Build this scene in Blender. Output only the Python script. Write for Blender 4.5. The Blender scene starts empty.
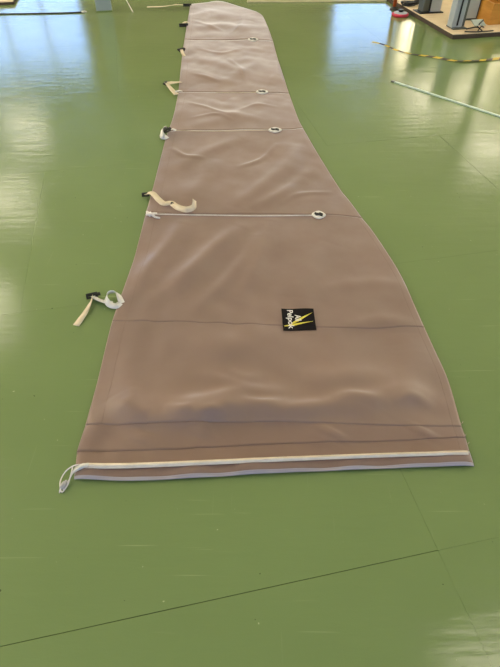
import bpy, bmesh, math, random
import numpy as np
from mathutils import Vector, Matrix

random.seed(7)
rng = np.random.default_rng(7)
scn = bpy.context.scene
COL = scn.collection

# ------------------------------------------------------------------ camera
CAM_H, FPX, PITCH = 1.40, 500.0, math.radians(45)
cam_d = bpy.data.cameras.new('camera')
cam = bpy.data.objects.new('camera', cam_d)
COL.objects.link(cam)
cam.location = (0, 0, CAM_H)
cam.rotation_euler = (math.radians(90) - PITCH, 0, 0)
cam_d.sensor_fit = 'VERTICAL'
cam_d.sensor_height = 36.0
cam_d.lens = FPX / 667.0 * 36.0
cam_d.clip_start = 0.05
scn.camera = cam

# ------------------------------------------------------------------ sky, light level
BA = math.radians(11.6)            # the building is turned this far against the camera
LAMP_E = 6.6
SKY_E = 4.7
world = bpy.data.worlds.new('world')
scn.world = world
world.use_nodes = True
bg = world.node_tree.nodes['Background']
bg.inputs['Color'].default_value = (0.35, 0.54, 1.0, 1)
bg.inputs['Strength'].default_value = SKY_E
scn.view_settings.view_transform = 'Standard'
scn.view_settings.look = 'None'
scn.view_settings.gamma = 1.0
scn.view_settings.use_curve_mapping = False
scn.view_settings.exposure = 0.0


# ------------------------------------------------------------------ helpers
def srgb(r, g, b):
    def c(v):
        v /= 255.0
        return v / 12.92 if v <= 0.04045 else ((v + 0.055) / 1.055) ** 2.4
    return (c(r), c(g), c(b), 1.0)


def gp(x, y, z=0.0):
    """world point at height z that the photograph shows at pixel x, y"""
    cx, cy = (x - 250.0) / FPX, -(y - 333.5) / FPX
    s, c = math.sin(PITCH), math.cos(PITCH)
    d = (cx, c + cy * s, -s + cy * c)
    t = (z - CAM_H) / d[2]
    return Vector((d[0] * t, d[1] * t, z))


def bw(u, v, z=0.0):
    """building coordinates to world"""
    return Vector((u * math.cos(BA) - v * math.sin(BA), u * math.sin(BA) + v * math.cos(BA), z))


def wb(p):
    return Vector((p.x * math.cos(BA) + p.y * math.sin(BA), -p.x * math.sin(BA) + p.y * math.cos(BA), p.z))


def new_mat(name, col, rough=0.6, metal=0.0, spec=0.5, sheen=0.0, coat=0.0):
    m = bpy.data.materials.new(name)
    m.use_nodes = True
    b = m.node_tree.nodes['Principled BSDF']
    b.inputs['Base Color'].default_value = col
    b.inputs['Roughness'].default_value = rough
    b.inputs['Metallic'].default_value = metal
    b.inputs['Specular IOR Level'].default_value = spec
    b.inputs['Sheen Weight'].default_value = sheen
    b.inputs['Coat Weight'].default_value = coat
    return m


def N(m, t, **kw):
    n = m.node_tree.nodes.new(t)
    for k, v in kw.items():
        setattr(n, k, v)
    return n


def L(m, a, b):
    m.node_tree.links.new(a, b)


def mottled(name, c1, c2, scale, rough=0.6, metal=0.0, bump=0.0, bscale=200.0, stretch=None, spec=0.5, sheen=0.0, coords='Object'):
    m = new_mat(name, c1, rough, metal, spec, sheen)
    b = m.node_tree.nodes['Principled BSDF']
    tc = N(m, 'ShaderNodeTexCoord')
    mp = N(m, 'ShaderNodeMapping')
    if stretch:
        mp.inputs['Scale'].default_value = stretch
    L(m, tc.outputs[coords], mp.inputs['Vector'])
    nz = N(m, 'ShaderNodeTexNoise')
    nz.inputs['Scale'].default_value = scale
    nz.inputs['Detail'].default_value = 6
    L(m, mp.outputs[0], nz.inputs['Vector'])
    rp = N(m, 'ShaderNodeValToRGB')
    rp.color_ramp.elements[0].position = 0.35
    rp.color_ramp.elements[1].position = 0.65
    rp.color_ramp.elements[0].color = c1
    rp.color_ramp.elements[1].color = c2
    L(m, nz.outputs['Fac'], rp.inputs['Fac'])
    L(m, rp.outputs[0], b.inputs['Base Color'])
    if bump > 0:
        n2 = N(m, 'ShaderNodeTexNoise')
        n2.inputs['Scale'].default_value = bscale
        L(m, mp.outputs[0], n2.inputs['Vector'])
        bp = N(m, 'ShaderNodeBump')
        bp.inputs['Strength'].default_value = bump
        bp.inputs['Distance'].default_value = 0.002
        L(m, n2.outputs['Fac'], bp.inputs['Height'])
        L(m, bp.outputs[0], b.inputs['Normal'])
    return m


def link(name, me, parent=None, mats=(), smooth=False):
    o = bpy.data.objects.new(name, me)
    COL.objects.link(o)
    for m in (mats if isinstance(mats, (list, tuple)) else [mats]):
        me.materials.append(m)
    if parent is not None:
        o.parent = parent
    if smooth:
        me.polygons.foreach_set('use_smooth', [True] * len(me.polygons))
    return o


def tag(o, label, cat, group=None):
    o['label'] = label
    o['category'] = cat
    if group:
        o['group'] = group
    return o


def struct(o, label=None):
    o['kind'] = 'structure'
    if label:
        o['label'] = label
    return o


def empty(name, loc=(0, 0, 0), rz=0.0):
    o = bpy.data.objects.new(name, None)
    o.empty_display_size = 0.05
    COL.objects.link(o)
    o.location = loc
    o.rotation_euler = (0, 0, rz)
    return o


class MB:
    """collects boxes, tubes, ribbons, lathes into one mesh"""
    def __init__(self):
        self.v, self.f, self.m = [], [], []

    def add(self, vs, fs, mi=0):
        k = len(self.v)
        self.v += [tuple(p) for p in vs]
        self.f += [tuple(i + k for i in f) for f in fs]
        self.m += [mi] * len(fs)
        return self

    def box(self, x0, x1, y0, y1, z0, z1, bev=0.0, mi=0, M=None):
        bm = bmesh.new()
        bmesh.ops.create_cube(bm, size=1.0)
        for v in bm.verts:
            v.co = Vector(((x0 + x1) / 2 + v.co.x * (x1 - x0), (y0 + y1) / 2 + v.co.y * (y1 - y0), (z0 + z1) / 2 + v.co.z * (z1 - z0)))
        if bev > 0:
            bmesh.ops.bevel(bm, geom=bm.edges[:], offset=bev, segments=2, profile=0.5, affect='EDGES')
        if M is not None:
            bm.transform(M)
        bm.verts.index_update()
        self.add([v.co[:] for v in bm.verts], [[v.index for v in f.verts] for f in bm.faces], mi)
        bm.free()
        return self

    def tube(self, pts, r, seg=8, mi=0, cap=True):
        pts = [Vector(p) for p in pts]
        n = len(pts)
        rr = r if isinstance(r, (list, tuple)) else [r] * n
        rings = []
        up = Vector((0, 0, 1))
        for i, p in enumerate(pts):
            t = (pts[min(i + 1, n - 1)] - pts[max(i - 1, 0)]).normalized()
            a = t.cross(up)
            if a.length < 1e-3:
                a = t.cross(Vector((1, 0, 0)))
            a.normalize()
            b = a.cross(t).normalized()
            rings.append([p + (a * math.cos(2 * math.pi * k / seg) + b * math.sin(2 * math.pi * k / seg)) * rr[i] for k in range(seg)])
        vs = [q for rg in rings for q in rg]
        fs = []
        for i in range(n - 1):
            for k in range(seg):
                k2 = (k + 1) % seg
                fs.append((i * seg + k, i * seg + k2, (i + 1) * seg + k2, (i + 1) * seg + k))
        if cap:
            fs.append(tuple(range(seg))[::-1])
            fs.append(tuple((n - 1) * seg + k for k in range(seg)))
        return self.add(vs, fs, mi)

    def ribbon(self, pts, sides, thick=0.0015, mi=None):
        """flat webbing: pts centre line, sides half-width vectors"""
        pts = [Vector(p) for p in pts]
        sides = [Vector(s) for s in sides]
        n = len(pts)
        vs = []
        for i in range(n):
            t = (pts[min(i + 1, n - 1)] - pts[max(i - 1, 0)]).normalized()
            nn = sides[i].cross(t)
            nn = nn.normalized() * thick * 0.5 if nn.length > 1e-9 else Vector((0, 0, thick * .5))
            vs += [pts[i] - sides[i] - nn, pts[i] + sides[i] - nn, pts[i] + sides[i] + nn, pts[i] - sides[i] + nn]
        for i in range(n - 1):
            fs = []
            for k in range(4):
                k2 = (k + 1) % 4
                fs.append((k, k2, k2 + 4, k + 4))
            if i == 0:
                fs.append((3, 2, 1, 0))
            if i == n - 2:
                fs.append((4, 5, 6, 7))
            self.add(vs[4 * i:4 * i + 8], fs, 0 if mi is None else mi(i))
        return self

    def lathe(self, prof, c=(0, 0, 0), seg=24, mi=0):
        vs, fs = [], []
        for r, z in prof:
            for k in range(seg):
                a = 2 * math.pi * k / seg
                vs.append((c[0] + r * math.cos(a), c[1] + r * math.sin(a), c[2] + z))
        for i in range(len(prof) - 1):
            for k in range(seg):
                k2 = (k + 1) % seg
                fs.append((i * seg + k, i * seg + k2, (i + 1) * seg + k2, (i + 1) * seg + k))
        if prof[0][0] > 1e-6:
            fs.append(tuple(range(seg))[::-1])
        if prof[-1][0] > 1e-6:
            fs.append(tuple((len(prof) - 1) * seg + k for k in range(seg)))
        return self.add(vs, fs, mi)

    def build(self, name, mats, parent=None, smooth=False):
        me = bpy.data.meshes.new(name)
        me.from_pydata(self.v, [], self.f)
        me.update()
        bm = bmesh.new()
        bm.from_mesh(me)
        bmesh.ops.remove_doubles(bm, verts=bm.verts[:], dist=1e-6)
        bmesh.ops.recalc_face_normals(bm, faces=bm.faces[:])
        bm.to_mesh(me)
        bm.free()
        o = link(name, me, parent, mats, smooth)
        if len(me.polygons) == len(self.m):
            me.polygons.foreach_set('material_index', self.m)
        return o


def crom(P, n):
    """Catmull-Rom resampling of 2-D / 3-D points by arc length"""
    P = np.array([list(p) for p in P], float)
    if len(P) == 2:
        t = np.linspace(0, 1, n)[:, None]
        return P[0] * (1 - t) + P[1] * t
    E = np.vstack([2 * P[0] - P[1], P, 2 * P[-1] - P[-2]])
    out = []
    for i in range(1, len(E) - 2):
        for t in np.linspace(0, 1, 24, endpoint=False):
            a, b, c, d = E[i - 1], E[i], E[i + 1], E[i + 2]
            out.append(0.5 * (2 * b + (c - a) * t + (2 * a - 5 * b + 4 * c - d) * t * t + (3 * b - 3 * c + d - a) * t ** 3))
    out.append(E[-2])
    out = np.array(out)
    s = np.concatenate([[0], np.cumsum(np.linalg.norm(np.diff(out, axis=0), axis=1))])
    q = np.linspace(0, s[-1], n)
    return np.stack([np.interp(q, s, out[:, k]) for k in range(P.shape[1])], 1)


# ------------------------------------------------------------------ materials
def floor_material():
    m = new_mat('green_floor_paint', srgb(112, 128, 70), 0.2)
    b = m.node_tree.nodes['Principled BSDF']
    b.inputs['IOR'].default_value = 1.5
    geo = N(m, 'ShaderNodeNewGeometry')
    mp = N(m, 'ShaderNodeMapping')
    mp.inputs['Rotation'].default_value = (0, 0, -BA)
    L(m, geo.outputs['Position'], mp.inputs['Vector'])
    nz = N(m, 'ShaderNodeTexNoise')
    nz.inputs['Scale'].default_value = 1.4
    nz.inputs['Detail'].default_value = 5
    L(m, mp.outputs[0], nz.inputs['Vector'])
    rp = N(m, 'ShaderNodeValToRGB')
    rp.color_ramp.elements[0].position = 0.3
    rp.color_ramp.elements[1].position = 0.7
    rp.color_ramp.elements[0].color = srgb(119, 138, 86)
    rp.color_ramp.elements[1].color = srgb(125, 144, 91)
    L(m, nz.outputs['Fac'], rp.inputs['Fac'])
    col = rp.outputs[0]

    def scratch(scale, stretch, rot, lo, hi, seed):
        mq = N(m, 'ShaderNodeMapping')
        mq.inputs['Rotation'].default_value = (0, 0, rot)
        mq.inputs['Scale'].default_value = stretch
        mq.inputs['Location'].default_value = (seed, seed * 1.7, 0)
        L(m, geo.outputs['Position'], mq.inputs['Vector'])
        q = N(m, 'ShaderNodeTexNoise')
        q.inputs['Scale'].default_value = scale
        q.inputs['Detail'].default_value = 2
        L(m, mq.outputs[0], q.inputs['Vector'])
        r = N(m, 'ShaderNodeMapRange')
        r.inputs['From Min'].default_value = lo
        r.inputs['From Max'].default_value = hi
        L(m, q.outputs['Fac'], r.inputs['Value'])
        return r.outputs[0]

    def over(c, fac_out, colour, amount):
        mu = N(m, 'ShaderNodeMath', operation='MULTIPLY')
        L(m, fac_out, mu.inputs[0])
        mu.inputs[1].default_value = amount
        mx = N(m, 'ShaderNodeMixRGB')
        L(m, mu.outputs[0], mx.inputs['Fac'])
        L(m, c, mx.inputs['Color1'])
        mx.inputs['Color2'].default_value = colour
        return mx.outputs[0]

    s1 = scratch(3.0, (1.0, 34.0, 1), -0.28, 0.70, 0.78, 3.1)
    s2 = scratch(3.4, (34.0, 1.0, 1), 0.5, 0.715, 0.79, 9.4)
    s3 = scratch(60.0, (1, 1, 1), 0.0, 0.755, 0.78, 5.0)
    s4 = scratch(48.0, (1, 1, 1), 0.0, 0.762, 0.78, 15.0)
    col = over(col, s1, srgb(160, 172, 120), 0.55)
    col = over(col, s2, srgb(150, 162, 112), 0.40)
    col = over(col, s3, srgb(190, 196, 150), 0.6)
    col = over(col, s4, srgb(58, 64, 34), 0.75)
    L(m, col, b.inputs['Base Color'])
    # gloss: worn and polished patches, brush marks and orange peel
    n3 = N(m, 'ShaderNodeTexNoise')
    n3.inputs['Scale'].default_value = 5.0
    n3.inputs['Detail'].default_value = 6
    L(m, mp.outputs[0], n3.inputs['Vector'])
    rr = N(m, 'ShaderNodeMapRange')
    rr.inputs['From Min'].default_value = 0.3
    rr.inputs['From Max'].default_value = 0.7
    rr.inputs['To Min'].default_value = 0.08
    rr.inputs['To Max'].default_value = 0.17
    L(m, n3.outputs['Fac'], rr.inputs['Value'])
    L(m, rr.outputs[0], b.inputs['Roughness'])
    mb = N(m, 'ShaderNodeMapping')
    mb.inputs['Rotation'].default_value = (0, 0, -BA)
    mb.inputs['Scale'].default_value = (0.35, 1.6, 1)
    L(m, geo.outputs['Position'], mb.inputs['Vector'])
    n4 = N(m, 'ShaderNodeTexNoise')
    n4.inputs['Scale'].default_value = 13.0
    n4.inputs['Detail'].default_value = 4
    L(m, mb.outputs[0], n4.inputs['Vector'])
    bp = N(m, 'ShaderNodeBump')
    bp.inputs['Strength'].default_value = 0.30
    bp.inputs['Distance'].default_value = 0.004
    L(m, n4.outputs['Fac'], bp.inputs['Height'])
    n5 = N(m, 'ShaderNodeTexNoise')
    n5.inputs['Scale'].default_value = 260.0
    L(m, geo.outputs['Position'], n5.inputs['Vector'])
    bp2 = N(m, 'ShaderNodeBump')
    bp2.inputs['Strength'].default_value = 0.15
    bp2.inputs['Distance'].default_value = 0.001
    L(m, n5.outputs['Fac'], bp2.inputs['Height'])
    L(m, bp.outputs[0], bp2.inputs['Normal'])
    L(m, bp2.outputs[0], b.inputs['Normal'])
    return m


M_FLOOR = floor_material()
M_SUB = mottled('dark_subfloor', srgb(62, 70, 36), srgb(72, 80, 44), 6, 0.8)
M_WALL = mottled('wall_paint', srgb(122, 112, 94), srgb(130, 119, 100), 0.8, 0.85)
M_WALLP = mottled('pale_wall_paint', srgb(214, 210, 200), srgb(222, 218, 208), 0.8, 0.85)
M_CEIL = mottled('ceiling_paint', srgb(214, 210, 202), srgb(222, 218, 210), 0.8, 0.9)
M_FRAME = mottled('window_frame_paint', srgb(120, 124, 126), srgb(130, 134, 136), 4, 0.5)


def glass_material():
    m = bpy.data.materials.new('window_glass')
    m.use_nodes = True
    nt = m.node_tree
    nt.nodes.clear()
    out = N(m, 'ShaderNodeOutputMaterial')
    tr = N(m, 'ShaderNodeBsdfTransparent')
    tr.inputs['Color'].default_value = (0.93, 0.96, 0.97, 1)
    gl = N(m, 'ShaderNodeBsdfGlossy')
    gl.inputs['Roughness'].default_value = 0.02
    mx = N(m, 'ShaderNodeMixShader')
    mx.inputs['Fac'].default_value = 0.06
    L(m, tr.outputs[0], mx.inputs[1])
    L(m, gl.outputs[0], mx.inputs[2])
    L(m, mx.outputs[0], out.inputs['Surface'])
    return m


def emit_material(name, col, strength):
    m = bpy.data.materials.new(name)
    m.use_nodes = True
    b = m.node_tree.nodes['Principled BSDF']
    b.inputs['Base Color'].default_value = (0.8, 0.8, 0.8, 1)
    b.inputs['Emission Color'].default_value = col
    b.inputs['Emission Strength'].default_value = strength
    return m


M_GLASS = glass_material()
M_LAMP = emit_material('warm_white_diffuser', (1.0, 0.86, 0.68, 1), LAMP_E)
M_FROST = emit_material('added_side_fill_glow', (1.0, 0.89, 0.70, 1), 9.0)  # glowing panes added out of view for fill light
M_FROSTC = emit_material('daylit_cream_glass', (1.0, 0.84, 0.55, 1), 5.5)


def cloth_material(name, c1, c2):
    m = mottled(name, c1, c2, 2.2, 0.74, 0.0, 0.10, 420.0, spec=0.5, sheen=1.0, coords='Object')
    b = m.node_tree.nodes['Principled BSDF']
    # patches where the proofing is worn smoother
    tc = N(m, 'ShaderNodeTexCoord')
    nz = N(m, 'ShaderNodeTexNoise')
    nz.inputs['Scale'].default_value = 7.0
    nz.inputs['Detail'].default_value = 4
    L(m, tc.outputs['Object'], nz.inputs['Vector'])
    r_ = N(m, 'ShaderNodeMapRange')
    r_.inputs['From Min'].default_value = 0.35
    r_.inputs['From Max'].default_value = 0.65
    r_.inputs['To Min'].default_value = 0.42
    r_.inputs['To Max'].default_value = 0.75
    L(m, nz.outputs['Fac'], r_.inputs['Value'])
    L(m, r_.outputs[0], b.inputs['Roughness'])
    b.inputs['Sheen Roughness'].default_value = 0.30
    return m


M_CLOTH = cloth_material('taupe_canvas', srgb(138, 113, 99), srgb(145, 119, 105))
M_CLOTH2 = cloth_material('taupe_canvas_hem', srgb(134, 108, 96), srgb(140, 114, 101))
M_HEMSHEEN = mottled('painted_lavender_sheen', srgb(160, 150, 158), srgb(172, 164, 172), 6, 0.55)  # bluish window sheen on the hem, put into the colour
M_THREAD = mottled('stitch_thread', srgb(136, 111, 97), srgb(143, 118, 103), 40, 0.8)
M_PALEEDGE = mottled('pale_edge_thread', srgb(182, 158, 142), srgb(192, 170, 154), 40, 0.8)
M_CREAM = mottled('cream_webbing', srgb(216, 198, 166), srgb(226, 210, 182), 30, 0.75, bump=0.2, bscale=600)
M_WHITE = mottled('white_webbing', srgb(222, 216, 206), srgb(232, 228, 220), 30, 0.7, bump=0.2, bscale=600)
M_CORD = mottled('pale_cord', srgb(226, 216, 206), srgb(238, 230, 222), 60, 0.7)
M_ZIP = mottled('cream_zip', srgb(234, 216, 192), srgb(242, 226, 204), 30, 0.7)
M_BLACK = mottled('black_plastic', srgb(22, 22, 24), srgb(30, 30, 32), 30, 0.4)
M_HOLE = mottled('dark_eyelet', srgb(20, 18, 18), srgb(30, 27, 25), 30, 0.7)
M_CLEAR = mottled('cord_lock_plastic', srgb(160, 156, 154), srgb(196, 190, 186), 30, 0.35)
M_LOGO = mottled('black_label', srgb(16, 12, 14), srgb(24, 19, 20), 30, 0.85, spec=0.2)
M_PRINTW = mottled('white_print', srgb(226, 220, 216), srgb(236, 230, 226), 30, 0.6)
M_PRINTY = mottled('yellow_print', srgb(220, 204, 66), srgb(228, 214, 90), 30, 0.6)
M_PLY = mottled('plywood', srgb(226, 200, 164), srgb(236, 212, 178), 3, 0.6, stretch=(1, 9, 1))
M_PLYEDGE = mottled('dark_platform_edge', srgb(66, 54, 44), srgb(82, 66, 52), 8, 0.7)
M_STEEL = mottled('grey_steel', srgb(166, 172, 174), srgb(178, 184, 186), 6, 0.38, 0.1)
M_STEELD = mottled('dark_grey_steel', srgb(84, 88, 80), srgb(98, 102, 94), 6, 0.4, 0.3)
M_PANEL = mottled('pale_grey_enamel', srgb(176, 184, 172), srgb(186, 194, 182), 4, 0.45)
M_OCHRE = mottled('ochre_wood', srgb(188, 128, 44), srgb(204, 146, 60), 5, 0.5, stretch=(1, 1, 6))
M_COLUMN = mottled('column_grey', srgb(146, 158, 158), srgb(154, 166, 166), 3, 0.5)
M_COLBASE = mottled('column_base_green', srgb(112, 128, 70), srgb(122, 138, 78), 5, 0.4)
M_BATTEN = mottled('pale_aqua_fibreglass', srgb(186, 206, 190), srgb(200, 218, 204), 8, 0.35)
M_TIMBER = mottled('pale_timber', srgb(206, 192, 150), srgb(216, 204, 164), 8, 0.6)
M_YEL = mottled('tape_yellow', srgb(214, 186, 44), srgb(224, 196, 56), 12, 0.45)
M_TBLK = mottled('tape_black', srgb(58, 50, 42), srgb(70, 60, 50), 12, 0.45)
M_RED = mottled('crimson_plastic', srgb(206, 40, 66), srgb(216, 52, 76), 12, 0.35)
M_LGREY = mottled('light_grey_plastic', srgb(186, 192, 200), srgb(196, 202, 210), 12, 0.4)
M_ORANGE = mottled('orange_plastic', srgb(196, 92, 44), srgb(208, 104, 54), 12, 0.45)
M_CABLE = mottled('dark_cable', srgb(52, 48, 46), srgb(64, 58, 54), 12, 0.5)
M_GREENP = mottled('green_enamel', srgb(92, 126, 72), srgb(102, 136, 80), 6, 0.45)

# ------------------------------------------------------------------ room shell
U0, U1, V0, V1, ZC = -9.0, 13.0, -7.0, 17.0, 4.55
SHEET_U, SHEET_V = 2.49, 1.245

o = MB().box(U0 - .3, U1 + .3, V0 - .3, V1 + .3, -0.10, -0.004).build('floor', M_SUB)
o.rotation_euler.z = BA
struct(o, 'green painted sheet floor of the hall')
FLOOR = o
# painted floor sheets, each a piece of its own
pm = MB().box(-SHEET_U / 2 + .0003, SHEET_U / 2 - .0003, -SHEET_V / 2 + .0003, SHEET_V / 2 - .0003, -0.0040, 0.0)
first_me = None
off = {-1: .62, 0: .62, 1: .62 + SHEET_U / 2, 2: 1.10, 3: 2.31, 4: 2.31, 5: 2.31 - SHEET_U / 2}
r = -7
while True:
    v = .437 + SHEET_V * r
    if v > V1:
        break
    j = off.get(r, .62 if r % 2 == 0 else .62 + SHEET_U / 2)
    k0 = math.floor((U0 - j) / SHEET_U)
    k = k0
    while j + k * SHEET_U < U1:
        a, b_ = j + k * SHEET_U, j + (k + 1) * SHEET_U
        if a >= U0 - .29 - SHEET_U and v > V0 - 1.3:
            a2, b2 = max(a, U0 - .2), min(b_, U1 + .2)
            c2, d2 = max(v, V0 - .2), min(v + SHEET_V, V1 + .2)
            if b2 - a2 > .05 and d2 - c2 > .05:
                whole = abs((b2 - a2) - SHEET_U) < 1e-6 and abs((d2 - c2) - SHEET_V) < 1e-6
                open_joint = r == 0 and k in (-1, -2)      # the joint that has opened up in front of the cover
                if whole and not open_joint:
                    if first_me is None:
                        s = pm.build('floor_sheet', M_FLOOR, FLOOR)
                        first_me = s.data
                    else:
                        s = bpy.data.objects.new('floor_sheet', first_me)
                        COL.objects.link(s)
                        s.parent = FLOOR
                    s.location = ((a2 + b2) / 2, (c2 + d2) / 2, 0)
                else:
                    s = MB().box(a2 + .0003, b2 - .0003, c2 + (.0014 if open_joint else .0003), d2 - .0003, -.0040, 0).build('floor_sheet', M_FLOOR, FLOOR)
        k += 1
    r += 1

o = MB().box(U0 - .3, U1 + .3, V0 - .3, V1 + .3, ZC, ZC + .15).build('ceiling', M_CEIL)
o.rotation_euler.z = BA
struct(o, 'pale flat ceiling of the hall')


def wall_with_openings(name, a0, a1, z1, openings, place, label):
    """boards of wall around rectangular openings (a0,a1,z0,z1); place(a, depth, z) -> building coords"""
    mb = MB()
    xs = sorted({a0, a1, *[q for op in openings for q in op[:2]]})

    def slab(x0, x1, z0, zz1):
        vs = [place(x, d, z) for z in (z0, zz1) for d in (0, .2) for x in (x0, x1)]
        mb.add(vs, [(0, 1, 3, 2), (4, 6, 7, 5), (0, 4, 5, 1), (2, 3, 7, 6), (0, 2, 6, 4), (1, 5, 7, 3)])
    for x0, x1 in zip(xs[:-1], xs[1:]):
        op = [q for q in openings if q[0] <= x0 + 1e-6 and q[1] >= x1 - 1e-6]
        if not op:
            slab(x0, x1, 0, z1)
        else:
            if op[0][2] > 0.01:
                slab(x0, x1, 0, op[0][2])
            if op[0][3] < z1 - .01:
                slab(x0, x1, op[0][3], z1)
    w = mb.build(name, M_WALL if name == 'wall_far' else M_WALLP)
    w.rotation_euler.z = BA
    struct(w, label)
    return w


far_open = [(-5.6, -1.35, .15, 3.75), (6.1, 8.25, .15, 3.9), (8.45, 10.4, .9, 4.2), (10.65, 12.7, .9, 4.2)]
back_open = [(-5.6, -.9, .5, 3.9), (0.2, 4.9, .5, 3.9)]
wall_with_openings('wall_far', U0 - .2, U1 + .2, ZC, far_open, lambda a, d, z: (a, V1 + d, z), 'far wall of the hall with tall windows')
wall_with_openings('wall_back', U0 - .2, U1 + .2, ZC, back_open, lambda a, d, z: (a, V0 - d, z), 'wall behind the viewer with windows')
side_open = [(2.0, 5.2, .8, 3.9), (5.6, 8.8, .8, 3.9), (9.2, 12.0, .8, 3.9)]  # openings for side windows added to raise the general light
wall_with_openings('wall_left', V0, V1, ZC, side_open, lambda a, d, z: (U0 - d, a, z), 'left wall of the hall with three added light windows')
wall_with_openings('wall_right', V0, V1, ZC, side_open, lambda a, d, z: (U1 + d, a, z), 'right wall of the hall with three added light windows')

wn = 0


def window(a0, a1, z0, z1, side, cols, rows, glass, label):
    """a framed window in the wall on that side; local x along the wall, local y outwards"""
    global wn
    wn += 1
    org, ang = {'far': ((0, V1), 0.0), 'back': ((0, V0), math.pi), 'left': ((U0, 0), math.pi / 2), 'right': ((U1, 0), -math.pi / 2)}[side]
    if side in ('back', 'right'):
        a0, a1 = -a1, -a0
    t, y0, y1 = .06, .05, .11
    fr = MB()
    fr.box(a0, a1, y0, y1, z0, z0 + t).box(a0, a1, y0, y1, z1 - t, z1)
    fr.box(a0, a0 + t, y0, y1, z0 + t, z1 - t).box(a1 - t, a1, y0, y1, z0 + t, z1 - t)
    w = fr.build('window_%d' % wn, M_FRAME)
    w.location = bw(org[0], org[1], 0)
    w.rotation_euler.z = BA + ang
    struct(w, label)
    cw, ch = (a1 - a0) / cols, (z1 - z0) / rows
    ym = (y0 + y1) / 2
    for i in range(1, cols):
        MB().box(a0 + i * cw - .035, a0 + i * cw + .035, y0, y1, z0 + t, z1 - t).build('mullion', M_FRAME, w)
    for i in range(cols):
        for j in range(rows):
            x0, x1 = a0 + i * cw + .035, a0 + (i + 1) * cw - .035
            q0, q1 = z0 + j * ch + .02, z0 + (j + 1) * ch - .02
            MB().box(max(x0, a0 + t), min(x1, a1 - t), ym - .003, ym + .003, max(q0, z0 + t), min(q1, z1 - t)).build('pane', glass, w)
    for j in range(1, rows):
        MB().box(a0 + t, a1 - t, y0 + .01, y1 - .01, z0 + j * ch - .02, z0 + j * ch + .02).build('transom', M_FRAME, w)
    if glass is M_GLASS:
        ld = bpy.data.lights.new('window_portal', 'AREA')
        ld.shape = 'RECTANGLE'
        ld.size, ld.size_y = a1 - a0, z1 - z0
        ld.cycles.is_portal = True
        lo = bpy.data.objects.new('window_portal', ld)
        COL.objects.link(lo)
        lo.matrix_world = Matrix.Translation(w.location) @ Matrix.Rotation(BA + ang, 4, 'Z') @ Matrix.Translation(((a0 + a1) / 2, .205, (z0 + z1) / 2)) @ Matrix.Rotation(math.radians(-90), 4, 'X')
    return w


window(*far_open[0], 'far', 4, 2, M_GLASS, 'wide tall window in the far wall, left')
window(*far_open[1], 'far', 1, 2, M_GLASS, 'tall narrow window in the far wall, right')
window(*far_open[2], 'far', 2, 1, M_FROSTC, 'frosted cream window in the far wall')
window(*far_open[3], 'far', 2, 1, M_FROSTC, 'frosted cream window in the far right corner')
window(*back_open[0], 'back', 3, 2, M_GLASS, 'window behind the viewer, left')
window(*back_open[1], 'back', 3, 2, M_GLASS, 'window behind the viewer, right')
for q in side_open:
    window(*q, 'left', 2, 2, M_FROST, 'added glowing cream window in the left wall, for fill light')
    window(*q, 'right', 2, 2, M_FROST, 'added glowing cream window in the right wall, for fill light')

# ceiling light panels
LW, LL = 1.15, 1.3
lamp = empty('ceiling_light')
fm = MB()
fm.box(-LW / 2 - .04, LW / 2 + .04, -LL / 2 - .04, -LL / 2, -.07, 0).box(-LW / 2 - .04, LW / 2 + .04, LL / 2, LL / 2 + .04, -.07, 0)
fm.box(-LW / 2 - .04, -LW / 2, -LL / 2, LL / 2, -.07, 0).box(LW / 2, LW / 2 + .04, -LL / 2, LL / 2, -.07, 0)
lf = fm.build('frame', M_FRAME, lamp)
ldf = MB().box(-LW / 2, LW / 2, -LL / 2, LL / 2, -.055, -.02).build('diffuser', M_LAMP, lamp)
tag(lamp, 'warm white light panel on the ceiling of the hall', 'ceiling light', 'ceiling light panels')
n = 0
for u in (-4.95, -3.35, 2.75, 8.60, 10.25):
    for k in range(0, 5):
        v = (.25 if u == 2.75 else -.3) + 3.8 * k
        if n == 0:
            root = lamp
        else:
            root = lamp.copy()
            COL.objects.link(root)
            for c in (lf, ldf):
                cc = c.copy()
                COL.objects.link(cc)
                cc.parent = root
        root.location = bw(u, v, ZC)
        root.rotation_euler.z = BA
        n += 1

# ------------------------------------------------------------------ the canvas cover
cover = empty('boat_cover', tuple(gp(270, 474)))
COVER_ORG = cover.location.copy()
tag(cover, 'long tapering taupe canvas boat cover spread flat on the green floor', 'canvas cover')

CURVES = [
    [(74.5, 480), (105, 481.5), (140, 481.8), (200, 479), (275, 474.5), (380, 470), (473.6, 467)],
    [(76, 467), (110, 466.5), (150, 465.5), (275, 460), (380, 456), (469, 453)],
    [(77.5, 452), (150, 451), (270, 445), (380, 443), (465, 438)],
    [(86, 425.5), (150, 426), (275, 424), (400, 428), (461, 427)],
    [(112.5, 322), (200, 324), (290, 327), (360, 330), (424, 328)],
    [(146, 214), (200, 215.5), (319, 216.5), (362, 219)],
    [(168, 132), (200, 131.5), (275, 131), (303, 129)],
    [(178.5, 92.5), (262, 93), (289, 94)],
    [(184.5, 40), (220, 41), (253, 40.5), (273, 42)],
    [(190.5, 4.5), (206, 3), (220, 1.7), (240, 7), (258, 13)],
]
LEFT = [[], [], [], [(97, 385), (107, 343)], [(120, 300), (133, 263), (139, 241)], [(153, 189), (164, 146)],
        [(173.5, 117)], [(182, 58)], [(187, 25)]]
RIGHT = [[], [], [], [(448, 382), (434, 350)], [(416, 310), (399, 273), (374.6, 235)], [(348, 200), (340, 190), (318, 155)],
         [(298, 119)], [(278, 60)], [(268, 28), (263, 17)]]
NU = 150


def gpa(P, z=0.0):
    return np.array([list(gp(p[0], p[1], z))[:2] for p in P])


def edge(pts, n):
    return gpa(crom(pts, max(n, 30)))


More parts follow.
